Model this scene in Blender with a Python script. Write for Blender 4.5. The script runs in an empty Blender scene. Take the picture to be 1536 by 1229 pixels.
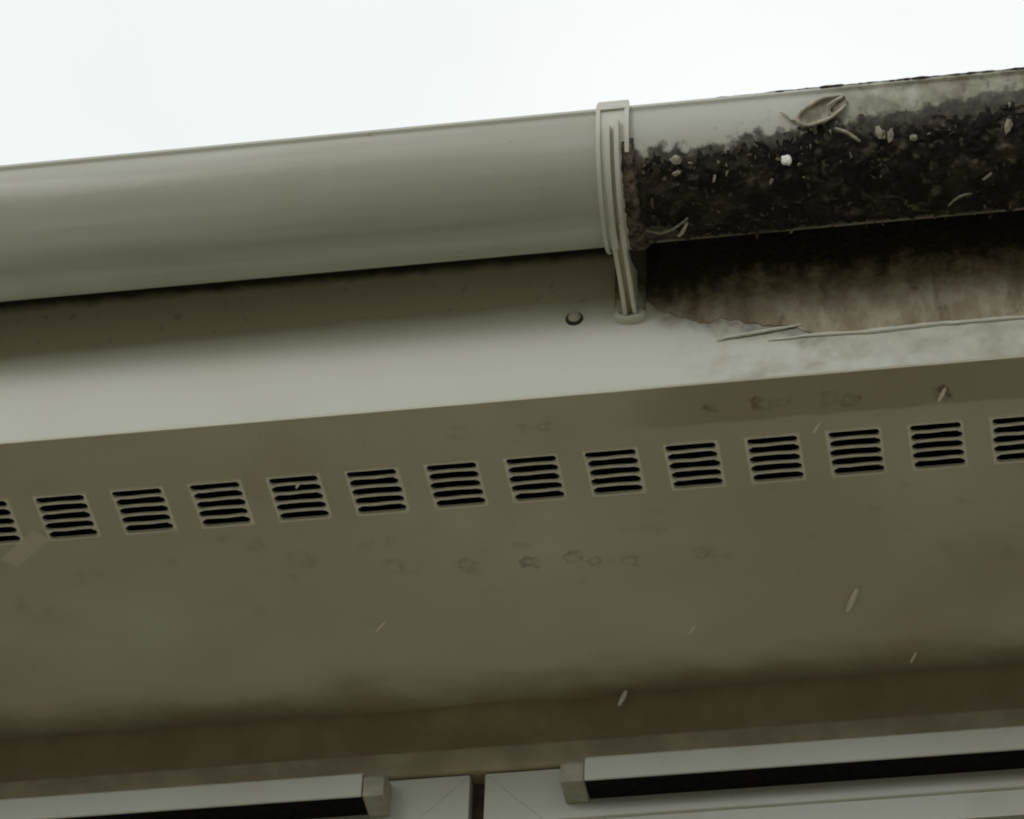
import bpy, bmesh, math, random
from mathutils import Vector, Matrix, noise
sc = bpy.context.scene
random.seed(7)
rad = math.radians

# ------------------------------------------------------------------ camera
AZ, EL, ROLL = -0.186469091, 0.709579553, 0.0379829498      # heading, pitch, roll
d = Vector((math.sin(AZ)*math.cos(EL), math.cos(AZ)*math.cos(EL), math.sin(EL)))
r0 = Vector((math.cos(AZ), -math.sin(AZ), 0)); u0 = r0.cross(d)
rr = r0*math.cos(ROLL) + u0*math.sin(ROLL); uu = u0*math.cos(ROLL) - r0*math.sin(ROLL)
camd = bpy.data.cameras.new('camera'); cam = bpy.data.objects.new('camera', camd)
sc.collection.objects.link(cam); sc.camera = cam
M = Matrix.Identity(4)
for i in range(3):
    M[i][0] = rr[i]; M[i][1] = uu[i]; M[i][2] = -d[i]
M[0][3], M[1][3], M[2][3] = 0.22979893, -1.83637341, -1.61106125
cam.matrix_world = M
camd.sensor_width = 36.0; camd.lens = 6080.95/1536*36.0
camd.clip_start = 0.05; camd.clip_end = 5000

# ------------------------------------------------------------------ world: overcast sky
SUN_EL, SUN_AZ = rad(15), rad(-158)        # azimuth from +Y; low in front of the house, a little left
w = bpy.data.worlds.new('World'); sc.world = w; w.use_nodes = True
wn = w.node_tree.nodes; wl = w.node_tree.links; wn.clear()
wo = wn.new('ShaderNodeOutputWorld'); bg = wn.new('ShaderNodeBackground')
sky = wn.new('ShaderNodeTexSky'); sky.sky_type = 'NISHITA'; sky.sun_disc = False
sky.sun_elevation = SUN_EL; sky.sun_rotation = SUN_AZ; sky.dust_density = 6; sky.air_density = 1.0
hsv = wn.new('ShaderNodeHueSaturation'); hsv.inputs['Saturation'].default_value = 0.12
tc = wn.new('ShaderNodeTexCoord'); nz = wn.new('ShaderNodeTexNoise')
nz.inputs['Scale'].default_value = 3.0; nz.inputs['Detail'].default_value = 5
cr = wn.new('ShaderNodeValToRGB')
cr.color_ramp.elements[0].position = 0.3; cr.color_ramp.elements[0].color = (9.3, 9.9, 9.7, 1)
cr.color_ramp.elements[1].position = 0.7; cr.color_ramp.elements[1].color = (11.2, 11.5, 11.4, 1)
mx = wn.new('ShaderNodeMix'); mx.data_type = 'RGBA'; mx.inputs[0].default_value = 0.88
bg.inputs['Strength'].default_value = 0.1
wl.new(tc.outputs['Generated'], nz.inputs['Vector']); wl.new(nz.outputs['Fac'], cr.inputs['Fac'])
wl.new(sky.outputs[0], hsv.inputs['Color']); wl.new(hsv.outputs[0], mx.inputs[6]); wl.new(cr.outputs[0], mx.inputs[7])
wl.new(mx.outputs[2], bg.inputs['Color']); wl.new(bg.outputs[0], wo.inputs[0])

sund = bpy.data.lights.new('sun', 'SUN'); sund.energy = 0.4; sund.angle = rad(14); sund.color = (1, .97, .92)
sun = bpy.data.objects.new('sun', sund); sc.collection.objects.link(sun)
sv = Vector((math.sin(SUN_AZ)*math.cos(SUN_EL), math.cos(SUN_AZ)*math.cos(SUN_EL), math.sin(SUN_EL)))
sun.rotation_euler = sv.to_track_quat('Z', 'Y').to_euler(); sun.location = (0, 0, 20)
sc.view_settings.view_transform = 'Standard'; sc.view_settings.look = 'None'
sc.view_settings.exposure = 0.0; sc.view_settings.gamma = 1.0
sc.render.engine = 'CYCLES'
sc.cycles.max_bounces = 5; sc.cycles.diffuse_bounces = 3
sc.cycles.pixel_filter_type = 'BLACKMAN_HARRIS'; sc.cycles.filter_width = 2.0

# ------------------------------------------------------------------ helpers
def link(o, parent=None):
    sc.collection.objects.link(o)
    if parent: o.parent = parent
    return o
def tag(o, label=None, cat=None, group=None, kind=None):
    if label: o['label'] = label
    if cat: o['category'] = cat
    if group: o['group'] = group
    if kind: o['kind'] = kind
    return o
def empty(name, loc):
    o = bpy.data.objects.new(name, None); o.location = loc; o.empty_display_size = .02
    return link(o)
def finish(name, bm, mat, parent=None, smooth=None, bevel=0, seg=2):
    if bevel:
        bmesh.ops.bevel(bm, geom=list(bm.edges), offset=bevel, segments=seg, affect='EDGES', profile=.5)
    bmesh.ops.recalc_face_normals(bm, faces=bm.faces)
    me = bpy.data.meshes.new(name); bm.to_mesh(me); bm.free()
    me.materials.append(mat)
    if smooth is not None:
        me.shade_smooth()
        me.set_sharp_from_angle(angle=rad(smooth))
    o = bpy.data.objects.new(name, me); link(o, parent)
    if parent and parent.type == 'EMPTY':
        o.location = -parent.location
    elif parent and parent.parent and parent.parent.type == 'EMPTY':
        pass
    return o
def box(bm, x0, x1, y0, y1, z0, z1):
    vs = [bm.verts.new(p) for p in ((x0,y0,z0),(x1,y0,z0),(x1,y1,z0),(x0,y1,z0),(x0,y0,z1),(x1,y0,z1),(x1,y1,z1),(x0,y1,z1))]
    for f in ((0,3,2,1),(4,5,6,7),(0,1,5,4),(1,2,6,5),(2,3,7,6),(3,0,4,7)):
        bm.faces.new([vs[i] for i in f])
def prism(bm, yz, x0, x1, n=1, jit=None):
    """closed profile in the YZ plane run along X"""
    rings = []
    for k in range(n+1):
        x = x0 + (x1-x0)*k/n
        rings.append([bm.verts.new((x, y, z)) for y, z in yz])
    m = len(yz)
    for a, b in zip(rings, rings[1:]):
        for i in range(m):
            bm.faces.new((a[i], a[(i+1) % m], b[(i+1) % m], b[i]))
    bm.faces.new(rings[0][::-1]); bm.faces.new(rings[-1])
def tube(bm, pts, radii, n=8):
    rings = []
    for i, p in enumerate(pts):
        p = Vector(p)
        t = (Vector(pts[min(i+1, len(pts)-1)]) - Vector(pts[max(i-1, 0)])).normalized()
        a = t.orthogonal().normalized() if i == 0 else (rings[-1][1] - t*rings[-1][1].dot(t)).normalized()
        b = t.cross(a)
        r = radii[i] if hasattr(radii, '__len__') else radii
        rings.append(([bm.verts.new(p + (a*math.cos(2*math.pi*k/n) + b*math.sin(2*math.pi*k/n))*r) for k in range(n)], a))
    for (A, _), (B, _) in zip(rings, rings[1:]):
        for k in range(n): bm.faces.new((A[k], A[(k+1) % n], B[(k+1) % n], B[k]))
    bm.faces.new(rings[0][0][::-1]); bm.faces.new(rings[-1][0])
def interp(tab, x):
    if x <= tab[0][0]: return tab[0][1]
    for (a, b), (c, e) in zip(tab, tab[1:]):
        if x <= c: return b + (e-b)*(x-a)/(c-a)
    return tab[-1][1]
def fbm(x, y, z=0.0, o=3):
    return noise.fractal(Vector((x, y, z)), 1.0, 2.0, o)
def clamp(v, a=0.0, b=1.0): return max(a, min(b, v))

# ------------------------------------------------------------------ materials
class Mat:
    def __init__(s, name, rough=.5, spec=.5):
        s.m = bpy.data.materials.new(name); s.m.use_nodes = True
        s.t = s.m.node_tree; s.N = s.t.nodes; s.L = s.t.links
        s.b = s.N['Principled BSDF']; s.b.inputs['Roughness'].default_value = rough
        s.b.inputs['Specular IOR Level'].default_value = spec
        s.pos = s.N.new('ShaderNodeNewGeometry').outputs['Position']
    def put(s, sock, v):
        if isinstance(v, bpy.types.NodeSocket): s.L.new(v, sock)
        else: sock.default_value = v
    def math(s, op, a, b=0.0, c=None, cl=False):
        n = s.N.new('ShaderNodeMath'); n.operation = op; n.use_clamp = cl
        s.put(n.inputs[0], a); s.put(n.inputs[1], b)
        if c is not None: s.put(n.inputs[2], c)
        return n.outputs[0]
    def noise(s, scale, detail=3, stretch=(1, 1, 1), rough=.55, off=(0, 0, 0)):
        mp = s.N.new('ShaderNodeMapping'); mp.inputs['Scale'].default_value = stretch; mp.inputs['Location'].default_value = off
        s.L.new(s.pos, mp.inputs['Vector'])
        n = s.N.new('ShaderNodeTexNoise'); n.inputs['Scale'].default_value = scale
        n.inputs['Detail'].default_value = min(detail, 3); n.inputs['Roughness'].default_value = rough
        s.L.new(mp.outputs[0], n.inputs['Vector']); return n.outputs['Fac']
    def ramp(s, v, a, b, x=0.0, y=1.0):
        n = s.N.new('ShaderNodeMapRange'); n.interpolation_type = 'SMOOTHSTEP'
        s.put(n.inputs[0], v)
        for i, q in zip((1, 2, 3, 4), (a, b, x, y)): n.inputs[i].default_value = q
        return n.outputs[0]
    def mix(s, f, a, b):
        n = s.N.new('ShaderNodeMix'); n.data_type = 'RGBA'
        s.put(n.inputs[0], f)
        for sk, v in ((n.inputs[6], a), (n.inputs[7], b)):
            s.put(sk, v if isinstance(v, bpy.types.NodeSocket) else (*v, 1))
        return n.outputs[2]
    def xyz(s):
        n = s.N.new('ShaderNodeSeparateXYZ'); s.L.new(s.pos, n.inputs[0]); return n.outputs
    def color(s, v): s.put(s.b.inputs['Base Color'], v if isinstance(v, bpy.types.NodeSocket) else (*v, 1)); return s
    def rough(s, v): s.put(s.b.inputs['Roughness'], v); return s
    def bump(s, h, strength=.2, dist=.001):
        n = s.N.new('ShaderNodeBump'); n.inputs['Strength'].default_value = strength; n.inputs['Distance'].default_value = dist
        s.put(n.inputs['Height'], h); s.L.new(n.outputs[0], s.b.inputs['Normal']); return s
    def ring(s, cx, cy, r, wd, warp):
        """blotchy water ring, centre in X and Y"""
        n = s.N.new('ShaderNodeVectorMath'); n.operation = 'MULTIPLY'; n.inputs[1].default_value = (1, 1, 0)
        s.L.new(s.pos, n.inputs[0])
        n2 = s.N.new('ShaderNodeVectorMath'); n2.operation = 'DISTANCE'; s.L.new(n.outputs[0], n2.inputs[0]); n2.inputs[1].default_value = (cx, cy, 0)
        dd = s.math('ADD', n2.outputs['Value'], s.math('MULTIPLY', warp, 1.7))
        return s.ramp(s.math('ABSOLUTE', s.math('SUBTRACT', dd, r)), 0, wd, 1, 0)

WHITE = (.665, .68, .60)
def pvc(name, base=WHITE, rough=.42, dirt=.25, dirtcol=(.36, .32, .22)):
    m = Mat(name, rough)
    blotch = m.ramp(m.noise(9, 4), .42, .75)
    fine = m.ramp(m.noise(160, 3), .62, .78)
    f = m.math('MULTIPLY', m.math('ADD', m.math('MULTIPLY', blotch, .6), m.math('MULTIPLY', fine, .35)), dirt, cl=True)
    m.color(m.mix(f, base, dirtcol))
    m.rough(m.ramp(m.noise(40, 3), .3, .7, rough-.08, rough+.12))
    m.bump(m.noise(30, 2), .10, .002)
    return m
M_white = pvc('white_plastic').m
GUT = (.50, .50, .44)
m = Mat('gutter_plastic', .38)
run = m.noise(26, 3, (.06, 1, 1.6), .6); scuff = m.ramp(m.noise(120, 3, (.45, 1, 1)), .64, .70); dust = m.ramp(m.noise(14, 3, off=(2, 2, 2)), .45, .75)
c = m.mix(m.ramp(run, .35, .68), (.54, .545, .485), (.41, .405, .34))
c = m.mix(m.math('MULTIPLY', dust, .22), c, (.34, .31, .22))
c = m.mix(m.math('MULTIPLY', scuff, .07), c, (.78, .77, .70))
c = m.mix(m.math('MULTIPLY', m.ramp(m.noise(210, 3, off=(5, 0, 0)), .69, .75), .4), c, (.22, .19, .13))
m.color(c); m.rough(m.ramp(run, .3, .7, .30, .50)); m.bump(m.noise(9, 2, (.5, 1, 1)), .15, .004); M_gutter = m.m
M_bracket = pvc('bracket_plastic', (.60, .595, .52), .45, .8, (.22, .19, .13)).m
m = Mat('plate_plastic', .6)
X, Y, Z = m.xyz()
q = m.ramp(m.math('ADD', Z, m.math('MULTIPLY', m.noise(60, 4), .030)), .082, .104)  # plate darkens to near-black towards its top
m.color(m.mix(m.math('MULTIPLY', q, .8), m.mix(m.ramp(m.noise(120, 3), .45, .7), (.55, .53, .43), (.26, .22, .15)), (.055, .044, .028))); M_plate = m.m
M_web = pvc('dark_web_plastic', (.36, .33, .25), .6, .8, (.13, .1, .06)).m  # darker brown plastic than the bracket's flanges
M_vent = pvc('vent_plastic', (.84, .82, .71), .45, .25).m
M_frame = pvc('window_plastic', (.58, .595, .545), .35, .35).m

# dirty half of the gutter: the same plastic under a film of algae that thickens to the right
m = Mat('grimy_gutter_plastic', .5)
X, Y, Z = m.xyz()
film = m.math('MULTIPLY', m.ramp(X, .06, .13), m.ramp(m.noise(45, 5, rough=.65), .15, .55))
speck = m.ramp(m.noise(190, 3), .56, .72)
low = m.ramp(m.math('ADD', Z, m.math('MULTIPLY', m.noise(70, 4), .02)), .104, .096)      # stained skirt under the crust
f1 = m.math('MULTIPLY', film, .92, cl=True)
c = m.mix(f1, GUT, m.mix(m.ramp(m.noise(85, 3, off=(0, 7, 1)), .4, .62), (.27, .255, .175), (.15, .135, .08)))
c = m.mix(m.math('MULTIPLY', speck, m.ramp(X, .02, .14, .05, .6)), c, (.09, .07, .045))
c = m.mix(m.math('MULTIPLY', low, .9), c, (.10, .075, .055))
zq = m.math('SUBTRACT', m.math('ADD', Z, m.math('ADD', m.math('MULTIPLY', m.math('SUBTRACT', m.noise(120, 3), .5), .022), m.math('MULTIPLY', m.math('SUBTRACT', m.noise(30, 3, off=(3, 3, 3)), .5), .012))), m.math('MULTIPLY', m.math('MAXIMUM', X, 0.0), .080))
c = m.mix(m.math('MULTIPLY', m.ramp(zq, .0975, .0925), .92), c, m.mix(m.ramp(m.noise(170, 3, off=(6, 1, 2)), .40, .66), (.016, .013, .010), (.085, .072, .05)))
c = m.mix(m.math('MULTIPLY', m.ramp(Y, -.047, -.041), m.ramp(m.noise(40, 3, (.4, 1, 1), off=(9, 9, 9)), .35, .55, .25, .95)), c, (.33, .295, .235))
m.color(c); m.bump(m.noise(120, 4), .3, .001); M_gutter_dirty = m.m

# fascia: clean plastic, mottled to the right of the bracket
m = Mat('fascia_plastic', .4)
X, Y, Z = m.xyz()
right = m.ramp(m.math('ADD', X, m.math('MULTIPLY', m.noise(35, 3), .06)), -.01, .06)
mott = m.ramp(m.noise(48, 4, (1, 1, 1.3), .6), .38, .75)
c = m.mix(m.math('MULTIPLY', m.ramp(m.noise(9, 4), .4, .8), .12), WHITE, (.4, .36, .25))
c = m.mix(m.math('MULTIPLY', m.math('MULTIPLY', right, mott), .6), c, (.36, .33, .24))
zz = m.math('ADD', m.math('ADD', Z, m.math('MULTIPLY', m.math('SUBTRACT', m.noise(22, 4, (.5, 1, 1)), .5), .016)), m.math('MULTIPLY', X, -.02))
grime_shade = m.ramp(zz, .073, .083)                       # brown strip: the gutter's shadow painted in, with dirt
gap_shade = m.ramp(m.math('ADD', Z, m.math('MULTIPLY', m.math('SUBTRACT', m.noise(70, 4), .5), .008)), .109, .119)  # contact shadow behind the gutter, painted near-black
zl = m.math('ADD', m.math('ADD', Z, m.math('MULTIPLY', m.math('SUBTRACT', m.noise(55, 3, off=(1, 5, 5)), .5), .036)), m.math('MULTIPLY', X, .34))
smud = m.math('MULTIPLY', m.ramp(zl, .038, .056), m.math('MULTIPLY', m.ramp(X, -.036, -.022), m.ramp(X, .04, .10, 1, .25)))          # smeared dirt round the crust
c = m.mix(m.math('MULTIPLY', smud, .8), c, m.mix(m.ramp(m.noise(120, 3), .4, .65), (.16, .13, .085), (.38, .35, .26)))
speck = m.ramp(m.noise(110, 4), .60, .70)
c = m.mix(m.math('MULTIPLY', grime_shade, .58), c, (.46, .385, .255))
c = m.mix(m.math('MULTIPLY', m.math('MULTIPLY', grime_shade, speck), .28), c, (.07, .055, .035))
c = m.mix(m.math('MULTIPLY', gap_shade, .93), c, (.02, .016, .010))
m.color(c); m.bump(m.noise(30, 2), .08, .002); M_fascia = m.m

# soffit: yellowed board with water rings, a dirty edge strip and a pale wipe mark
m = Mat('soffit_plastic', .5, .35)
X, Y, Z = m.xyz()
SOF = (.565, .545, .435)
warp = m.math('MULTIPLY', m.math('SUBTRACT', m.noise(150, 4), .5), .010)
brk = m.ramp(m.noise(60, 2, off=(3, 1, 0)), .40, .60)
rings = None
for cx, cy, r, wd, a in ((-.1533,.025,.005,.0035,.40),(-.1118,.0252,.0035,.003,.35),(-.1015,.0253,.003,.003,.35),(-.1713,.1539,.005,.0035,.5),
        (-.1305,.155,.0045,.0035,.75),(-.1033,.1543,.0045,.004,.75),(-.0891,.1602,.004,.003,.5),(-.0672,.1629,.004,.003,.4),
        (.0019,.0209,.0015,.0045,.9),(.0336,.0213,.0045,.004,.9),(.045,.0205,.003,.003,.7),(.0747,.0225,.005,.0035,.7),(.0868,.0244,.004,.004,.9),
        (.142,.0253,.004,.004,1.1),(-.2181,.1494,.006,.004,.35),(-.2762,.1352,.007,.006,.30),(-.0198,.1594,.005,.003,.45),(-.0436,.1306,.0025,.004,.35),
        (-.3009,.1183,.004,.006,.25)):
    q = m.math('MULTIPLY', m.ring(cx, cy, r, wd, warp), a)
    rings = q if rings is None else m.math('MAXIMUM', rings, q)
rings = m.math('MULTIPLY', rings, m.ramp(brk, 0, 1, .35, 1))
edge = m.math('MULTIPLY', m.ramp(m.math('ADD', X, m.math('MULTIPLY', m.noise(25, 3), .04)), -.050, .02),
              m.ramp(m.math('ADD', Y, m.math('MULTIPLY', m.noise(40, 3), .006)), .0405, .0365))
pale = m.ramp(m.noise(6, 4, off=(7, 2, 0)), .4, .75)
c = m.mix(m.math('MULTIPLY', pale, .75), SOF, (.66, .67, .565))
c = m.mix(m.math('MULTIPLY', m.ramp(m.noise(7, 3, off=(1, 9, 0)), .5, .75), .3), c, (.40, .33, .22))
c = m.mix(m.math('MULTIPLY', edge, .45), c, (.27, .215, .14))
smud = m.math('MULTIPLY', m.ramp(m.noise(34, 4, off=(5, 5, 0)), .58, .72), m.ramp(m.math('ABSOLUTE', m.math('SUBTRACT', Y, .14)), .02, .06, 1, .15))
c = m.mix(m.math('MULTIPLY', smud, .25), c, (.22, .19, .12))
c = m.mix(m.math('MULTIPLY', m.ramp(m.noise(230, 3, off=(8, 8, 0)), .66, .74), .35), c, (.28, .24, .16))
c = m.mix(m.math('MULTIPLY', rings, .78, cl=True), c, (.17, .14, .085))
# wipe mark, a slanted pale bar
al = m.math('ADD', m.math('MULTIPLY', m.math('ADD', X, .4490), .74), m.math('MULTIPLY', m.math('ADD', Y, -.1025), -.67))
ac = m.math('ADD', m.math('MULTIPLY', m.math('ADD', X, .4490), .67), m.math('MULTIPLY', m.math('ADD', Y, -.1025), .74))
bar = m.math('MULTIPLY', m.ramp(m.math('ABSOLUTE', al), .017, .021, 1, 0), m.ramp(m.math('ABSOLUTE', ac), .0055, .0075, 1, 0))
c = m.mix(m.math('MULTIPLY', bar, .5), c, (.82, .78, .66))
# browner towards the wall
c = m.mix(m.math('MULTIPLY', m.ramp(m.math('ADD', Y, m.math('MULTIPLY', m.noise(16, 4, (1, 2, 1)), .06)), .285, .336), .7), c, (.22, .175, .095))
m.color(c); m.bump(m.noise(14, 2), .12, .004); M_soffit = m.m

m = Mat('black_crust', .85, .3)
n1 = m.noise(45, 5, rough=.6); n2 = m.noise(190, 4, rough=.6); n3 = m.noise(85, 4, off=(4, 4, 4))
c = m.mix(m.ramp(n1, .48, .72), (.010, .008, .006), (.042, .034, .024))
X, Y, Z = m.xyz()
c = m.mix(m.math('MULTIPLY', m.ramp(n3, .54, .70), m.ramp(X, .05, .16, .45, .95)), c, (.115, .098, .072))
c = m.mix(m.math('MULTIPLY', m.ramp(n2, .66, .78), .6), c, (.22, .19, .145))
m.color(c); m.bump(n2, .8, .002); M_crust = m.m

m = Mat('fascia_grime', .9, .2)
X, Y, Z = m.xyz()
str_ = m.noise(75, 5, (1, 1, .18), .65)
zz = m.math('ADD', m.math('ADD', Z, m.math('MULTIPLY', str_, .030)), m.math('ADD', m.math('MULTIPLY', m.ramp(X, -.03, .05, 1, 0), .010), m.math('MULTIPLY', m.math('SUBTRACT', m.noise(110, 3, off=(9, 0, 2)), .5), .03)))
thick = m.ramp(zz, .084, .112)
c = m.mix(m.ramp(m.noise(60, 5, (1, 1, .5), .65), .35, .7), (.30, .255, .175), (.47, .425, .32))
c = m.mix(m.math('MULTIPLY', m.ramp(m.noise(60, 4, (1, 1, .22), off=(2, 0, 4)), .50, .68), .65), c, (.17, .13, .08))
c = m.mix(m.math('MULTIPLY', m.ramp(m.noise(200, 4, (1, 1, .6)), .60, .75), .5), c, (.08, .06, .04))
c = m.mix(m.math('MULTIPLY', thick, .93), c, (.030, .022, .015))
m.color(c); m.bump(m.noise(300, 4), .6, .0015); M_grime = m.m

m = Mat('litter', .8, .3)
g = m.N.new('ShaderNodeNewGeometry'); rp = m.N.new('ShaderNodeValToRGB')
e = rp.color_ramp.elements; e[0].color = (.05, .035, .022, 1); e[1].color = (.42, .37, .30, 1)
k = e.new(.45); k.color = (.10, .075, .05, 1); k = e.new(.75); k.color = (.2, .165, .12, 1)
m.L.new(g.outputs['Random Per Island'], rp.inputs[0]); m.color(rp.outputs[0]); M_litter = m.m

def plain(name, c1, c2, scale, rough=.7, bump=.3, dist=.002, spec=.4):
    m = Mat(name, rough, spec); n = m.noise(scale, 5, rough=.65)
    m.color(m.mix(m.ramp(n, .35, .68), c1, c2)); m.bump(n, bump, dist); return m.m
M_leaf = plain('dry_leaf', (.20, .18, .125), (.36, .33, .25), 160, .7)
M_leafrim = plain('pale_leaf_edge', (.36, .33, .26), (.55, .51, .42), 140, .6)
M_stone = plain('white_stone', (.70, .69, .66), (.90, .89, .86), 300, .8)
M_twig = plain('pale_twig', (.45, .40, .32), (.62, .57, .47), 220, .8)
M_chip = plain('pale_chip', (.22, .195, .15), (.40, .37, .30), 240, .7)
M_fleck = plain('pale_fleck', (.90, .85, .74), (.96, .92, .84), 300, .35, .1)
M_head = plain('brown_render', (.29, .24, .14), (.345, .29, .18), 30, .9, .35, .003)
M_trim = plain('aged_trim', (.30, .265, .175), (.40, .355, .245), 26, .7, .25, .002)
M_wall = plain('wall_render', (.45, .42, .34), (.55, .52, .43), 30, .9, .5, .004)
M_cap = plain('aged_cap_plastic', (.31, .30, .24), (.40, .385, .31), 60, .6, .2, .001)
M_black = plain('hood_black', (.006, .006, .005), (.014, .013, .011), 200, .9, .2, .001, .1)
M_seal = plain('dark_sealant', (.035, .028, .016), (.075, .06, .036), 90, .8, .4, .002)
M_timber = plain('dark_timber', (.035, .025, .017), (.06, .045, .03), 20, .9)
M_roof = plain('roof_tile', (.10, .08, .07), (.16, .13, .11), 30, .9, .5, .004)
M_screw = pvc('screw_cap_plastic', (.5, .47, .36), .35, .9, (.12, .1, .06)).m
m = Mat('dark_ground', .95)
m.color(m.mix(m.ramp(m.noise(3, 5), .3, .7), (.045, .042, .020), (.07, .062, .033))); M_ground = m.m  # unseen ground made dark to cut the bounce onto the gutter
m = Mat('bounce_paving', .9)
m.color(m.mix(m.ramp(m.noise(3, 5), .3, .7), (.44, .40, .29), (.52, .475, .355))); M_bounce = m.m  # pale colour chosen to bounce light upward
m = Mat('window_glass', .03, .5); m.color((.02, .022, .022)); m.b.inputs['Transmission Weight'].default_value = .6; M_glass = m.m
m = Mat('room_dark', .9); m.color((.03, .03, .028)); M_room = m.m

# ------------------------------------------------------------------ the setting
GZ = -3.2
bm = bmesh.new()
vs = [bm.verts.new(p) for p in ((-1500,-1500,GZ),(1500,-1500,GZ),(1500,1500,GZ),(-1500,1500,GZ))]; bm.faces.new(vs)
g = finish('ground', bm, M_ground); tag(g, 'ground', kind='structure')

bm = bmesh.new(); box(bm, -8, 8, -1.5, .308, GZ-.1, GZ+.02)  # unseen slab added to bounce light up to gutter and soffit
pt = finish('bounce_slab', bm, M_bounce); tag(pt, 'bounce_slab', kind='structure')

YW = .307                     # wall face
XA, XB = -3.0, 3.0            # ends of the eaves
# house walls: Empty with head strip, front wall below and beside the windows, other walls, timber plate
house = empty('house_wall', (0, YW, GZ))
tag(house, 'brown house wall strip tucked under the soffit above the windows', 'wall')
bm = bmesh.new(); n = 160                                   # uneven head strip between soffit and trim
rows = []
for k in range(n+1):
    x = -1.6 + 3.0*k/n
    o1 = fbm(x*14, 3.1)*.0025; o2 = fbm(x*30, 8.1)*.0015
    rows.append([bm.verts.new(p) for p in ((x, YW-.006+o1, .004), (x, YW-.003+o1, -.010), (x, YW+.002+o2, -.022), (x, YW+.003, -.045), (x, YW+.03, -.045), (x, YW+.03, .004))])
for a, b in zip(rows, rows[1:]):
    for i in range(6): bm.faces.new((a[i], a[(i+1) % 6], b[(i+1) % 6], b[i]))
finish('wall_head', bm, M_head, house, 40)
bm = bmesh.new(); box(bm, -1.6, 1.4, YW-.004, YW+.02, -.0525, -.0335)
finish('head_trim', bm, M_trim, house, None, .0022, 3)
bm = bmesh.new(); box(bm, XA, XB, YW+.031, YW+.2, .0095, .42)
finish('wall_plate', bm, M_timber, house)
bm = bmesh.new()
box(bm, XA, -1.60, YW+.002, YW+.25, GZ, 0.0); box(bm, 1.40, XB, YW+.002, YW+.25, GZ, 0.0); box(bm, -1.5995, 1.3995, YW+.002, YW+.25, GZ, -1.30)
box(bm, -1.5995, 1.3995, YW+.032, YW+.25, -.05, 0.008)
finish('front_wall', bm, M_wall, house)
bm = bmesh.new()
box(bm, XA, XB, 5.0, 5.25, GZ, .5); box(bm, XA, XA+.2, YW+.251, 4.999, GZ, .5); box(bm, XB-.2, XB, YW+.251, 4.999, GZ, .5)
box(bm, XA+.201, XB-.201, YW+.251, 4.999, .02, .08)
finish('room_wall', bm, M_room, house)

roof = empty('tiled_roof', (0, -.05, .15))
tag(roof, 'tiled roof slope rising behind the gutter, out of sight from below', 'roof')
bm = bmesh.new()
prism(bm, [(-.045, .142), (2.65, 1.70), (5.3, .142), (5.3, .105), (2.65, 1.655), (-.04, .10)], XA, XB)
finish('roof_slope', bm, M_roof, roof)
bm = bmesh.new()
for xx in (XA, XB-.02): prism(bm, [(.020, .0095), (.020, .12), (2.65, 1.64), (5.0, .25), (5.0, .0095)], xx, xx+.02)
finish('gable_board', bm, M_timber, roof)

# ------------------------------------------------------------------ fascia board
fas = empty('fascia_board', (0, 0, 0))
tag(fas, 'long pale plastic fascia board running behind and below the gutter', 'fascia')
bm = bmesh.new()
prof = [(0, .185), (0, .0026), (.0006, .0018), (.018, .0018), (.018, .185)]
prism(bm, prof, XA, XB, 1)
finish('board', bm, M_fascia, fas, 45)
# dome head of a fixing
def dome(name, c, r, h, mat, parent, axis):
    bm = bmesh.new(); rings = []
    for (q, t) in ((1.15, 0), (1.12, .12), (.95, .2), (.85, .45), (.6, .8), (.3, .97)):
        ring = []
        for k in range(20):
            a = 2*math.pi*k/20; p = (c[0]+r*q*math.cos(a), c[1], c[2]+r*q*math.sin(a)) if axis == 'y' else (c[0]+r*q*math.cos(a), c[1]+r*q*math.sin(a), c[2])
            p = list(p); p[1 if axis == 'y' else 2] -= h*t
            ring.append(bm.verts.new(p))
        rings.append(ring)
    for A, B in zip(rings, rings[1:]):
        for k in range(20): bm.faces.new((A[k], A[(k+1) % 20], B[(k+1) % 20], B[k]))
    bm.faces.new(rings[-1]); bm.faces.new(rings[0][::-1])
    return finish(name, bm, mat, parent, 50)
s = dome('screw_cap', (-.0795, 0.0, .0645), .0043, .0042, M_screw, fas, 'y'); tag(s, 'grubby domed screw cap')
bm = bmesh.new(); bmesh.ops.create_cone(bm, cap_ends=True, segments=20, radius1=.0058, radius2=.0052, depth=.0012)
bmesh.ops.rotate(bm, verts=bm.verts, matrix=Matrix.Rotation(rad(90), 3, 'X')); bmesh.ops.translate(bm, verts=bm.verts, vec=(-.0797, -.0003, .0637))
finish('screw_ring', bm, M_seal, fas, 40)  # dark ring added behind the dome, set a little low

# crust of dirt on the fascia, right of the bracket
LOW = [(-.05, .080), (-.036, .074), (-.0284, .0640), (-.012, .057), (.0026, .0525), (.012, .052), (.022, .050), (.034, .0455), (.058, .0405), (.068, .0335), (.1002, .0320), (.1406, .0336), (.1952, .0330), (.6, .036)]
bm = bmesh.new(); nx, nzr = 520, 92; grid = {}
for i in range(nx+1):
    x = -.0345 + .634*(i/nx)**1.25
    zl = interp(LOW, x) + fbm(x*90, 2.2)*.0012 + (fbm(x*260, 9.2)*.0010) + (.004*fbm(x*60, 4.4)*clamp((.05-x)/.03))
    for j in range(nzr+1):
        z = .026 + .110*j/nzr
        if z < zl - .0012: continue
        zz = max(z, zl)
        edge = clamp((zz-zl)/.0025)
        t = .00035 + edge*(.0007 + .0011*max(0, fbm(x*110, zz*70, 1.0)) + .0010*max(0, fbm(x*380, zz*260, 5.0))) + (1-edge)*.0006*(1 if x > .03 else .4)
        grid[i, j] = bm.verts.new((x, -t, zz))
base = {}
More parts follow.
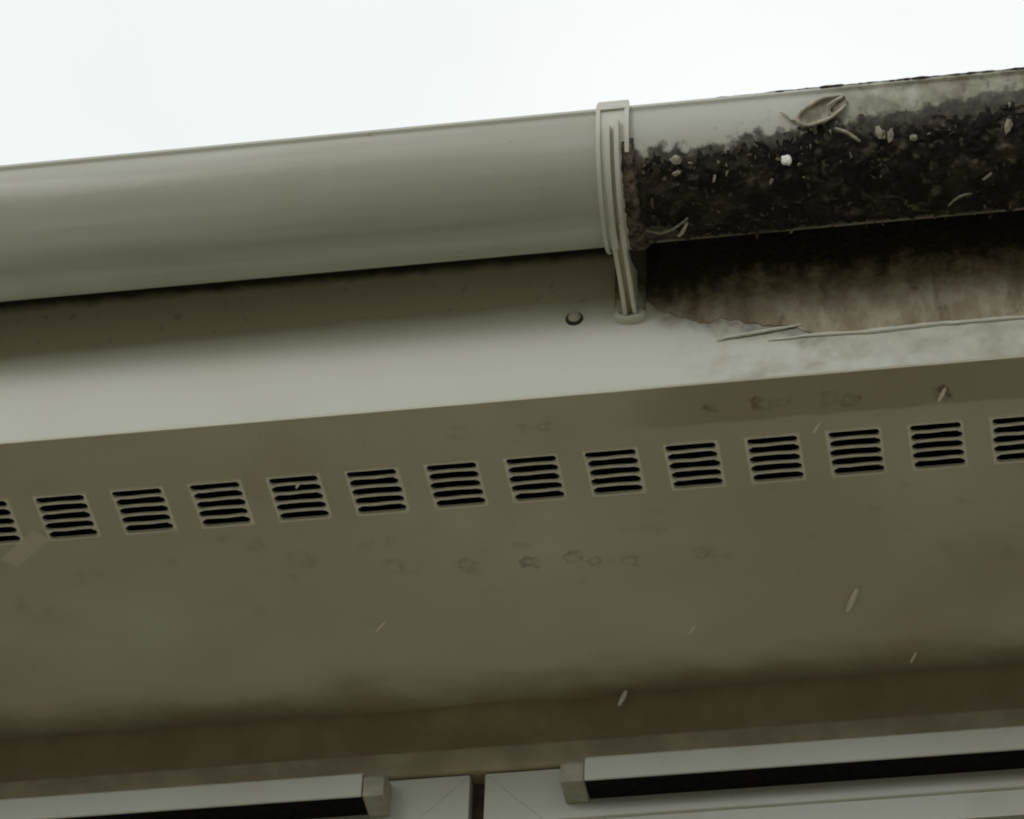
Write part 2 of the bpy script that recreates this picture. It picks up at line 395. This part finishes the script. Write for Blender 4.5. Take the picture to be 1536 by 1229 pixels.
for (i, j) in list(grid):
    q = [(i, j), (i+1, j), (i+1, j+1), (i, j+1)]
    if all(k in grid for k in q): bm.faces.new([grid[k] for k in q])
bmesh.ops.remove_doubles(bm, verts=bm.verts, dist=1e-6)
for e in [e for e in bm.edges if len(e.link_faces) == 1]:
    pass
ret = bmesh.ops.extrude_edge_only(bm, edges=[e for e in bm.edges if len(e.link_faces) == 1])
for v in [x for x in ret['geom'] if isinstance(x, bmesh.types.BMVert)]: v.co.y = .0004
o = finish('dirt_crust', bm, M_grime, fas, 60); tag(o, 'brown crust of dirt on the fascia under the mossy gutter', kind='stuff')
# lifted pale edge of the dirt film
bm = bmesh.new(); pts = []; rs = []
for k in range(40):
    x = .0085 + .053*k/39; pts.append((x, -.0016, .0352 + (x-.0085)*.115 + fbm(x*150, 1)*.0005)); rs.append(.0003 + .0009*math.sin(math.pi*k/39)**.6)
tube(bm, pts, rs, 6)
finish('peeling_edge', bm, M_white, fas, 60)
bm = bmesh.new(); pts = []; rs = []
for k in range(160):
    x = .040 + .560*k/159; pts.append((x, -.0008, (interp(LOW, x) if x > .07 else .0305+(x-.017)*.055) - .0006 + fbm(x*60, 1)*.0006)); rs.append(.0003 + (.0008+.0008*clamp(.5+fbm(x*50, 6)))*clamp((x-.040)/.04))
tube(bm, pts, rs, 6)
finish('peeling_edge', bm, M_white, fas, 60)

# ------------------------------------------------------------------ soffit board with its vents
sof = empty('soffit_board', (0, .16, 0))
tag(sof, 'wide grey-brown plastic soffit board with a row of slotted vents', 'soffit')
X0, PITCH, SLOT, Y1, Y2 = -.4298, .05, .0312, .0554, .0903
dy = (Y2-Y1)/4; HW = .0032
hx0, hx1, hy0, hy1 = -.0016, SLOT+.0016, Y1-HW-.0018, Y2+HW+.0018
SH = .0105                                            # slots drift sideways a touch? (kept square)
idx = list(range(-8, 22))
bm = bmesh.new()
xs = [XA]
for i in idx: xs += [X0+i*PITCH+hx0, X0+i*PITCH+hx1]
xs.append(XB)
ys = [-.0012, hy0, hy1, YW+.004]
vv = [[bm.verts.new((x, y, 0)) for y in ys] for x in xs]
for a in range(len(xs)-1):
    for b in range(3):
        if b == 1 and a % 2 == 1: continue
        bm.faces.new((vv[a][b], vv[a+1][b], vv[a+1][b+1], vv[a][b+1]))
ret = bmesh.ops.extrude_face_region(bm, geom=list(bm.faces))
for v in [x for x in ret['geom'] if isinstance(x, bmesh.types.BMVert)]: v.co.z = .0016
finish('panel', bm, M_soffit, sof)

def vent_frame_mesh(sd):
    rnd = random.Random(sd); bm = bmesh.new()
    zb = -.0009; zt = .0009
    for side in (0, 1):
        xo = hx0 if side == 0 else hx1
        sg = 1 if side == 0 else -1
        xi = 0.0 if side == 0 else SLOT
        pts = [(xo, hy0)]
        prev = hy0
        inner = [(xi+sg*.0008, hy0)]
        for k in range(5):
            yc = Y1+k*dy; j = rnd.uniform(-.0005, .0005)
            for q in range(9):
                a = -math.pi/2 + math.pi*q/8
                inner.append((xi+j + sg*(.0024 - .0026*math.cos(a)), yc + HW*math.sin(a)))
            if k < 4: pass
        inner.append((xi+sg*.0008, hy1))
        # strip of quads between the outer edge and the scalloped inner edge
        lo = [(bm.verts.new((xo, y, zb*.2)), bm.verts.new((x, y, zb))) for x, y in inner]
        hi = [(bm.verts.new((xo, y, zt)), bm.verts.new((x, y, zt))) for x, y in inner]
        for p in range(len(inner)-1):
            A, B, C_, D = lo[p], lo[p+1], hi[p], hi[p+1]
            bm.faces.new((A[0], A[1], B[1], B[0])); bm.faces.new((C_[0], D[0], D[1], C_[1]))
            bm.faces.new((A[1], C_[1], D[1], B[1])); bm.faces.new((A[0], B[0], D[0], C_[0]))
    for y0, y1 in ((hy0, Y1-HW), (Y2+HW, hy1)):
        prism(bm, [(y0, -.0002), ((y0+y1)/2-.0006, -.0013), ((y0+y1)/2+.0006, -.0013), (y1, -.0005), (y1, zt*.9), (y0, zt*.9)], -.0010, SLOT+.0010)
    bmesh.ops.recalc_face_normals(bm, faces=bm.faces)
    me = bpy.data.meshes.new('vent'); bm.to_mesh(me); bm.free(); me.materials.append(M_vent); return me
def slat_mesh(sd):
    rnd = random.Random(sd); bm = bmesh.new()
    a0, a1 = HW, dy-HW; n = 10; rows = []
    ph = rnd.uniform(0, 6)
    for k in range(n+1):
        x = -.0004 + (SLOT+.0008)*k/n; o = .00022*math.sin(ph+k*.8); s = .0002*math.sin(ph*2+k*1.3)
        rows.append([bm.verts.new(p) for p in ((x, a0+o-s, -.0002), (x, a0+.0006+o, -.0007), (x, a1-.0006+o, -.0007), (x, a1+o+s, -.0002), (x, a1+o, .0006), (x, a0+o, .0006))])
    for A, B in zip(rows, rows[1:]):
        for i in range(6): bm.faces.new((A[i], A[(i+1) % 6], B[(i+1) % 6], B[i]))
    bm.faces.new(rows[0][::-1]); bm.faces.new(rows[-1])
    bmesh.ops.recalc_face_normals(bm, faces=bm.faces)
    me = bpy.data.meshes.new('slat'); bm.to_mesh(me); bm.free(); me.materials.append(M_vent); return me
VF = [vent_frame_mesh(s) for s in range(4)]; SM = [slat_mesh(s) for s in range(7)]
for i in idx:
    v = link(bpy.data.objects.new('vent', random.choice(VF)), sof)
    v.location = (X0+i*PITCH - sof.location.x, -sof.location.y, -sof.location.z)
    for k in range(4):
        s = link(bpy.data.objects.new('slat', random.choice(SM)), v); s.location = (0, Y1+k*dy, 0)

# ------------------------------------------------------------------ gutters
R, YC, ZC = .049, -.069, .1239
def gp(x, th, h=0.0):
    a = rad(th); return Vector((x, YC-(R+h)*math.cos(a), ZC-(R+h)*math.sin(a)))
def gutter_profile():
    p = []
    p += [(YC-R-.0012, ZC+.0005), (YC-R-.0014, ZC-.0015), (YC-R-.0002, ZC-.0030)]     # rolled rim
    for k in range(4, 177, 3):
        a = rad(k); p.append((YC-R*math.cos(a), ZC-R*math.sin(a)))
    p += [(YC+R, ZC+.004), (YC+R-.0028, ZC+.004)]
    for k in range(176, 2, -4):
        a = rad(k); p.append((YC-(R-.0028)*math.cos(a), ZC-(R-.0028)*math.sin(a)))
    p += [(YC-R+.0028, ZC), (YC-R+.0020, ZC+.0012)]
    return p
JX = -.0390
gl = empty('gutter_length', (-1, YC, ZC-R)); tag(gl, 'clean half-round plastic gutter left of the bracket', 'gutter')
bm = bmesh.new(); prism(bm, gutter_profile(), XA, JX-.0008, 40); finish('trough', bm, M_gutter, gl, 40)
gr_ = empty('gutter_length', (1, YC, ZC-R)); tag(gr_, 'dirty gutter right of the bracket, caked in black moss', 'gutter')
bm = bmesh.new(); prism(bm, gutter_profile(), JX+.0008, XB, 40); finish('trough', bm, M_gutter_dirty, gr_, 40)

TOP = [(-.032, 44), (-.02, 42), (-.008, 40), (.032, 40), (.052, 37), (.073, 32), (.09, 28), (.113, 31), (.135, 34), (.152, 35), (.172, 31), (.2, 24), (.25, 26), (.6, 24)]
bm = bmesh.new(); nx, nt = 560, 104; grid = {}
for i in range(nx+1):
    x = -.0285 + .63*(i/nx)**1.3
    tb = interp(TOP, x) + fbm(x*70, 1.5)*6 + fbm(x*150, 7.5)*4 + fbm(x*420, 27.5)*3 + (6*fbm(x*28, 17.5) if x > .1 else 0)
    tl = 118 + fbm(x*60, 11)*4 + fbm(x*200, 13)*3
    if x < .002: tl = min(tl, 97 + 30*clamp((x+.012)/.014) + fbm(x*150, 14)*5)
    for j in range(nt+1):
        th = tb + (tl-tb)*j/nt
        ed = clamp((th-tb)/15)*clamp((tl-th)/6)
        p = gp(x, th)
        q = th*.000855
        l1 = fbm(x*55, q*55, 2.0); l2 = noise.noise(Vector((x*170, q*170, 4.0))); l3 = noise.noise(Vector((x*420, q*420, 8.0)))
        t = -.0003 + .0008*noise.noise(Vector((x*300, q*300, 31.))) + ed*(.0014 + .0018*max(-.3, l1) + .0017*max(-.4, l2) + .0010*l3)
        jx = .0010*noise.noise(Vector((x*230, q*230, 20.)))*clamp((x+.028)/.004)
        grid[i, j] = bm.verts.new(gp(x+jx, th, t))
for (i, j) in list(grid):
    q = [(i, j), (i+1, j), (i+1, j+1), (i, j+1)]
    if all(k in grid for k in q): bm.faces.new([grid[k] for k in q])
bmesh.ops.delete(bm, geom=[v for v in bm.verts if not v.link_faces], context='VERTS')
ret = bmesh.ops.extrude_edge_only(bm, edges=[e for e in bm.edges if len(e.link_faces) == 1])
cx = Vector((0, YC, ZC))
for v in [k for k in ret['geom'] if isinstance(k, bmesh.types.BMVert)]:
    q = Vector((0, v.co.y, v.co.z)) - cx; q = cx + q.normalized()*(R-.0012); v.co.y, v.co.z = q.y, q.z
# lumps of moss along the rim
pts = []; rs = []
for k in range(260):
    x = -.01 + .60*k/259; a = clamp((x-.0)/.08)
    pts.append((x, YC-R+.0006+fbm(x*90, 2)*.0006, ZC+.0006+.0004*fbm(x*60, 5))); rs.append(.0009 + a*(.0011 + .0007*max(-.4, fbm(x*60, 31)) + .0004*fbm(x*300, 33)))
tube(bm, pts, rs, 7)
o = finish('moss_crust', bm, M_crust, gr_, 70); tag(o, 'bumpy black moss and silt crust', kind='stuff')

# bits of litter stuck in the crust: too many and too small to count
bm = bmesh.new(); rnd = random.Random(11)
def shard(c, a, b, t):
    q = Matrix.Rotation(rnd.uniform(0, 6.28), 3, 'X') @ Matrix.Rotation(rnd.uniform(0, 6.28), 3, 'Y') @ Matrix.Rotation(rnd.uniform(0, 6.28), 3, 'Z')
    out = []
    n = 6
    for s in (-1, 1):
        out.append([bm.verts.new(c + q @ Vector((a*math.cos(6.283*k/n)*rnd.uniform(.7, 1.1), b*math.sin(6.283*k/n)*rnd.uniform(.7, 1.1), s*t + .25*a*math.cos(6.283*k/n)**2))) for k in range(n)])
    bm.faces.new(out[0][::-1]); bm.faces.new(out[1])
    for k in range(n): bm.faces.new((out[0][k], out[0][(k+1) % n], out[1][(k+1) % n], out[1][k]))
for k in range(260):
    x = -.025 + .50*rnd.random()**1.3
    u = rnd.random()
    if u < .55: th = interp(TOP, x) + rnd.gauss(5, 6)
    elif u < .72: th = rnd.gauss(112, 9)
    else: th = rnd.uniform(45, 120)
    if x < .09 and th < interp(TOP, x): th = interp(TOP, x)+2
    s = abs(rnd.gauss(.0006, .0006))+.0003
    shard(gp(x, th, .0022), s*rnd.uniform(1, 2.2), s*.8, s*.22)
o = finish('leaf_litter', bm, M_litter, gr_); tag(o, 'small pale and brown bits of litter in the crust', kind='stuff')

# ------------------------------------------------------------------ bracket
br = empty('gutter_bracket', (JX, 0, .0555)); tag(br, 'ribbed plastic bracket joining the two gutters, arm fixed to the fascia', 'bracket')
BX0, BX1 = -.0485, -.0293
def arc_band(bm, x0, x1, t0, t1, h0, h1, n=48):
    rings = []
    for k in range(n+1):
        t = t0+(t1-t0)*k/n; q = -.0048*clamp(t/115)**1.2          # the strap sits slightly askew
        rings.append([bm.verts.new(p) for p in (gp(x0+q, t, h0), gp(x1+q, t, h0), gp(x1+q, t, h1), gp(x0+q, t, h1))])
    for A, B in zip(rings, rings[1:]):
        for i in range(4): bm.faces.new((A[i], A[(i+1) % 4], B[(i+1) % 4], B[i]))
    bm.faces.new(rings[0][::-1]); bm.faces.new(rings[-1])
bm = bmesh.new(); arc_band(bm, BX0, BX1, -4, 176, .0003, .0030); finish('strap', bm, M_bracket, br, 40)
for x0, x1, t1 in ((BX0-.0004, BX0+.0022, 150), (BX1-.0022, BX1+.0004, 36)):
    bm = bmesh.new(); arc_band(bm, x0, x1, 0, t1, .0028, .0046); o = finish('edge_flange', bm, M_bracket, br, 40)
for x0, x1, t0, t1 in ((-.0432, -.0401, 17, 112), (-.0375, -.0347, 14, 112)):
    bm = bmesh.new(); arc_band(bm, x0, x1, t0, t1, .0025, .0075); finish('rib', bm, M_bracket, br, 40)
bm = bmesh.new()                                      # clip hooked over the rim
prism(bm, [(YC-R-.0046, ZC-.004), (YC-R-.0046, ZC+.0022), (YC-R-.0034, ZC+.0038), (YC-R+.003, ZC+.0042), (YC-R+.006, ZC+.003), (YC-R+.005, ZC+.0015), (YC-R-.0022, ZC+.0022), (YC-R-.0022, ZC-.004)], BX0+.0008, BX1-.0006)
finish('rim_clip', bm, M_bracket, br, 35)
bm = bmesh.new()                                      # web of the arm, sunk between two flanges
prism(bm, [(-.070, .0715), (-.030, .0770), (-.0035, .0900), (-.0035, .0610), (-.020, .0640), (-.045, .0695)], -.0460, -.0420)
finish('arm_web', bm, M_web, br)
for x0, x1 in ((-.0482, -.0456), (-.0424, -.0399)):
    bm = bmesh.new()
    prism(bm, [(-.074, .0725), (-.030, .0790), (-.0035, .0950), (-.0035, .0580), (-.012, .0585), (-.030, .0645), (-.055, .0695), (-.072, .0700)], x0, x1)
    finish('arm_flange', bm, M_bracket, br, None, .0005, 1)
bm = bmesh.new()                                      # back plate with a rounded foot
outl = []
for k in range(9):
    a = math.pi + math.pi*k/8; outl.append((-.0446+.0096*math.cos(a), .0612+.0055*math.sin(a)))
pl = [(x, z) for x, z in outl] + [(-.0350, .150), (-.0542, .150)]
A = [bm.verts.new((x, .001, z)) for x, z in pl]; B = [bm.verts.new((x, -.0045, z)) for x, z in pl]
bm.faces.new(A); bm.faces.new(B[::-1])
for k in range(len(pl)): bm.faces.new((A[k], A[(k+1) % len(pl)], B[(k+1) % len(pl)], B[k]))
bmesh.ops.bevel(bm, geom=[e for e in bm.edges if abs(e.verts[0].co.y-e.verts[1].co.y) < 1e-6 and e.verts[0].co.y < 0], offset=.0012, segments=2, affect='EDGES')
finish('back_plate', bm, M_plate, br, 40)
bm = bmesh.new(); n = 16                               # pale rounded foot at the end of the arm
A = []
for k in range(n+1):
    a = math.pi + math.pi*k/n; A.append((-.0446+.0099*math.cos(a), .0600+.0050*math.sin(a)))
B = [(x*.0+(-.0446)+(x+.0446)*.72, z+.0020) for x, z in A]
L = [[bm.verts.new((x, y, z)) for x, z in ring] for y, ring in ((.0005, A), (-.0046, A), (-.0058, [(x*.93-.0446*.07, z+.0006) for x, z in A]), (-.0058, B), (-.0036, B))]
for P, Q in zip(L, L[1:]):
    for k in range(n): bm.faces.new((P[k], P[k+1], Q[k+1], Q[k]))
finish('foot_lip', bm, M_bracket, br, 50)
bm = bmesh.new(); rows = []                            # brown dirt lodged on the strap
for i in range(91):
    t = 26+108*i/90; row = []
    wl = fbm(t*.09, 3)*.0006; wr = fbm(t*.11, 9)*.0012
    for j in range(11):
        x = -.0346-.0048*clamp(t/115)**1.2+wl + (.0072+.0048*clamp(t/115)+wr-wl)*j/10; e_ = clamp(min(i, 90-i)/6)*clamp(min(j, 10-j)/2.0)
        row.append(bm.verts.new(gp(x, t, .0024 - .002*clamp((j-7)/3) + e_*(.0016+.0016*fbm(x*260, t*.22, 1)))))
    rows.append(row)
for A, B in zip(rows, rows[1:]):
    for j in range(10): bm.faces.new((A[j], A[j+1], B[j+1], B[j]))
m = plain('brown_dirt', (.018, .012, .008), (.17, .135, .10), 130, .9)
o = finish('lodged_dirt', bm, m, br, 60); tag(o, 'brown dirt packed along the right edge', kind='stuff')

# ------------------------------------------------------------------ windows
def window(x0, x1, side, label):
    """side: which end of the window is in view (+1 right end, -1 left end)"""
    wd = empty('window', ((x0+x1)/2, YW, -1.29)); tag(wd, label, 'window', 'casement windows under the soffit')
    zt, zb = -.0535, -1.29; fw = .060; fy0, fy1 = YW, YW+.058
    def poly_prism(name, pts, y0, y1, mat, bev=.0005):
        bm = bmesh.new()
        A = [bm.verts.new((x, y0, z)) for x, z in pts]; B = [bm.verts.new((x, y1, z)) for x, z in pts]
        bm.faces.new(A); bm.faces.new(B[::-1]); n = len(pts)
        for k in range(n): bm.faces.new((A[k], A[(k+1) % n], B[(k+1) % n], B[k]))
        return finish(name, bm, mat, wd, None, bev, 2)
    g = .00004
    f1 = .040
    poly_prism('frame_rail', [(x0+g, zt), (x1-g, zt), (x1-f1-g, zt-f1), (x0+f1+g, zt-f1)], fy0, fy1, M_frame)
    poly_prism('frame_rail', [(x0+g, zb), (x1-g, zb), (x1-f1-g, zb+f1), (x0+f1+g, zb+f1)], fy0, fy1, M_frame)
    poly_prism('frame_stile', [(x0, zt-g), (x0+f1, zt-f1-g), (x0+f1, zb+f1+g), (x0, zb+g)], fy0, fy1, M_frame)
    poly_prism('frame_stile', [(x1, zt-g), (x1-f1, zt-f1-g), (x1-f1, zb+f1+g), (x1, zb+g)], fy0, fy1, M_frame)
    # sash, a step back
    a0, a1, t0, b0 = x0+f1-.0015, x1-f1+.0015, zt-f1+.0015, zb+f1-.0015; s = .0215
    y0, y1 = fy0+.003, fy1-.004
    poly_prism('sash_rail', [(a0+g, t0), (a1-g, t0), (a1-s-g, t0-s), (a0+s+g, t0-s)], y0, y1, M_frame)
    poly_prism('sash_rail', [(a0+g, b0), (a1-g, b0), (a1-s-g, b0+s), (a0+s+g, b0+s)], y0, y1, M_frame)
    poly_prism('sash_stile', [(a0, t0-g), (a0+s, t0-s-g), (a0+s, b0+s+g), (a0, b0+g)], y0, y1, M_frame)
    poly_prism('sash_stile', [(a1, t0-g), (a1-s, t0-s-g), (a1-s, b0+s+g), (a1, b0+g)], y0, y1, M_frame)
    bm = bmesh.new(); box(bm, a0+s-.004, a1-s+.004, fy0+.024, fy0+.030, b0+s-.004, t0-s+.004); finish('glass_pane', bm, M_glass, wd)
    # vent hood on the head of the frame
    if side > 0: h0, h1, c0, c1 = x1-1.0, -.2600, -.2596, -.2455
    else: h0, h1, c0, c1 = -.1130, x0+1.0, -.1290, -.1134
    bm = bmesh.new()
    prism(bm, [(YW-.0005, -.0565), (YW-.018, -.0590), (YW-.0262, -.0655), (YW-.0262, -.0828), (YW-.0240, -.0828), (YW-.0240, -.0670), (YW-.016, -.0612), (YW-.0005, -.0590)], h0, h1)
    vt = finish('vent_hood', bm, M_frame, wd, bevel=.0006, seg=1)
    bm = bmesh.new(); box(bm, h0+.0003, h1-.0003, YW-.0238, YW-.0004, -.0800, -.0690); finish('hood_shade', bm, M_black, vt)  # black block painting in the shade of the hood's open underside
    bm = bmesh.new()
    prism(bm, [(YW-.0003, -.0580), (YW-.018, -.0605), (YW-.0250, -.0680), (YW-.0250, -.0826), (YW-.0003, -.0826)], c0, c1)
    finish('end_cap', bm, M_cap, vt, bevel=.0009, seg=2)
    return wd
window(-1.59, -.1934, 1, 'left-hand window, its vent hood ending left of the dark joint')
window(-.1832, 1.39, -1, 'right-hand window, its vent hood starting right of the dark joint')
bm = bmesh.new(); box(bm, -.1932, -.1834, YW+.012, YW+.05, -1.29, -.0535)
o = finish('joint_strip', bm, M_seal); tag(o, 'dark brown sealant strip in the joint between the two windows', 'sealant')

# ------------------------------------------------------------------ small loose things
def on_gutter(name, x, th, bm, mat, label, cat, smooth=50):
    return tag(finish(name, bm, mat, None, smooth), label, cat)
bm = bmesh.new(); bmesh.ops.create_icosphere(bm, subdivisions=2, radius=.0036)
for v in bm.verts: v.co *= 1 + .35*noise.noise(v.co*420); v.co = Vector((v.co.x, v.co.y*.8, v.co.z))
c = gp(.0638, 51, .0024)
for v in bm.verts: v.co += c
on_gutter('white_pebble', 0, 0, bm, M_stone, 'small white pebble stuck on the black moss of the gutter', 'pebble', 20)

# curled dead leaf below the rim
lf = empty('curled_leaf', gp(.088, 21)); tag(lf, 'curled dead leaf with pale edges below the dirty gutter rim', 'leaf')
def leaf_pt(a, q, lift):
    x = .0870 + .0150*q*math.cos(a); th = 19.5 - 8.0*q*math.sin(a) - 5.5*q*math.cos(a)
    return gp(x, th, lift)
bm = bmesh.new(); rings = []
for q, l in ((1, .0035), (.8, .0022), (.5, .0012), (.2, .0010)):
    rings.append([bm.verts.new(leaf_pt(6.283*k/24, q, l)) for k in range(24)])
for A, B in zip(rings, rings[1:]):
    for k in range(24): bm.faces.new((A[k], A[(k+1) % 24], B[(k+1) % 24], B[k]))
bm.faces.new(rings[-1]); o = finish('blade', bm, M_leaf, lf, 60)
bm = bmesh.new(); pts = [leaf_pt(.35+5.6*k/40, 1, .0036+.0006*math.sin(k*.9)) for k in range(41)]
tube(bm, pts, [(.0005+.0007*math.sin(math.pi*k/40)**.5)*(1+.4*fbm(k*.4, 3)) for k in range(41)], 6); finish('curled_edge', bm, M_leafrim, lf, 60)
bm = bmesh.new(); pts = [leaf_pt(.45+.25*k/10, .95-.7*k/10, .0036) for k in range(11)]
tube(bm, pts, [.0014-.0009*k/10 for k in range(11)], 6); finish('midrib', bm, M_leafrim, lf, 60)
bm = bmesh.new(); pts = [gp(.0725-.0110*k/8, 23.0-4.5*(k/8)**2+1.5*math.sin(k*.7), .0018) for k in range(9)]
tube(bm, pts, [.0013-.0008*k/8 for k in range(9)], 6); finish('stalk', bm, M_leafrim, lf, 60)

def twig(name, P, r, mat, label, cat):
    bm = bmesh.new(); tube(bm, [gp(*p) for p in P], [r*(1-.5*abs(k/(len(P)-1)-.35)) for k in range(len(P))], 6)
    tag(finish(name, bm, mat, None, 60), label, cat)
twig('broken_twig', [(-.0075, 106, .0028), (-.005, 101, .0034), (-.0025, 95, .0034), (-.0005, 91, .0030)], .0012, M_twig, 'short pale twig at the lower edge of the moss beside the bracket', 'twig')
twig('bent_twig', [(-.026, 96, .0024), (-.018, 100, .0030), (-.010, 96, .0034), (-.003, 90, .0034), (.0, 87, .003)], .0010, M_chip, 'thin bent pale stem just above the short twig by the bracket', 'twig')
twig('hooked_stem', [(.1565, 99, .002), (.159, 94, .0028), (.163, 90, .003), (.167, 89, .0022), (.171, 90, .0012)], .0009, M_chip, 'thin hooked stem low on the moss at the far right', 'twig')
twig('pale_splinter', [(.1785, 78, .002), (.1815, 75, .0030), (.1840, 73, .0025)], .0010, M_chip, 'small pale splinter on the moss at the right edge', 'splinter')
twig('curved_root', [(.094, 33, .003), (.100, 36, .0042), (.106, 41, .004), (.108, 43, .003)], .0012, M_chip, 'short curved pale root under the curled leaf', 'root')
def chip(x, th, a, b, label, rz=0):
    bm = bmesh.new(); bmesh.ops.create_icosphere(bm, subdivisions=2, radius=1)
    for v in bm.verts:
        k = 1 + .55*noise.noise(v.co*1.6 + Vector((x*99, th, 0))); v.co = Vector((v.co.x*a*k, v.co.y*b*k, v.co.z*.0012*k))
    n = (gp(x, th, 1)-gp(x, th, 0)).normalized(); X_ = Vector((1, 0, 0)); Y_ = n.cross(X_)
    q = Matrix((X_, Y_, n)).transposed() @ Matrix.Rotation(rz, 3, 'Z'); c = gp(x, th, .0026)
    for v in bm.verts: v.co = c + q @ v.co
    tag(finish('pale_chip', bm, M_chip, None, 30), label, 'debris', 'pale chips in the moss')
chip(-.0022, 44, .0034, .0028, 'pale square chip at the top edge of the moss near the bracket', .1)
chip(-.0030, 53, .0026, .0014, 'narrow pale chip just under the square chip', .3)
chip(.1195, 38, .0022, .0042, 'leftmost upright pale chip in the moss right of the leaf', .2)
chip(.1262, 41, .0018, .0046, 'tall pale chip in the moss, second right of the leaf', -.25)
chip(.1400, 44, .0024, .0020, 'small round pale chip in the moss, third right of the leaf', .4)
chip(.1960, 42, .0022, .0040, 'upright pale chip on the moss at the picture edge', -.3)

# pale slanting flecks on the soffit
FL = [((.0648,.2296),(.0735,.2069),.0023,'largest pale slanted fleck, on the right of the open soffit'),
      ((-.0942,.3000),(-.0877,.2860),.0018,'pale fleck on the dark strip above the windows'),
      ((.1003,.2905),(.1046,.2802),.0011,'faint fleck low on the soffit near the right picture edge'),
      ((-.0398,.2421),(-.0343,.2328),.0011,'faint fleck on the soffit left of the largest fleck'),
      ((-.2417,.214),(-.2342,.2049),.0011,'only fleck on the left half of the soffit'),
      ((.0617,.0513),(.0668,.0419),.0010,'thin fleck between two vents, just under the fascia'),
      ((.1399,.0313),(.1449,.0201),.0014,'bright fleck in the dark water ring above the vents')]
FL3 = {1: (-.0935, .2985, -.0120, -.0885, .2965, -.0020)}
for i_, ((ax, ay), (bx, by), r, lab) in enumerate(FL):
    bm = bmesh.new(); n = 9
    za = zb_ = -r*.55
    if i_ in FL3: ax, ay, za, bx, by, zb_ = FL3[i_]
    tube(bm, [(ax+(bx-ax)*k/(n-1), ay+(by-ay)*k/(n-1), za+(zb_-za)*k/(n-1)) for k in range(n)], [r*(.35+.65*math.sin(math.pi*(k+.6)/(n+.2))**.6) for k in range(n)], 8)
    tag(finish('pale_fleck', bm, M_fleck, None, 60), lab, 'fleck', 'pale flecks on the soffit')
# shred of web caught across a vent
bm = bmesh.new(); vx = X0+3*PITCH
tube(bm, [(vx+.0186, Y1+.0022, -.0008), (vx+.0178, Y1+.0040, -.0010), (vx+.0168, Y1+.0058, -.0010), (vx+.0160, Y1+.0078, -.0008)], [.0007, .0012, .0012, .0006], 6)
tag(finish('web_shred', bm, M_fleck, None, 60), 'pale shred caught on the top slat of one vent', 'debris')
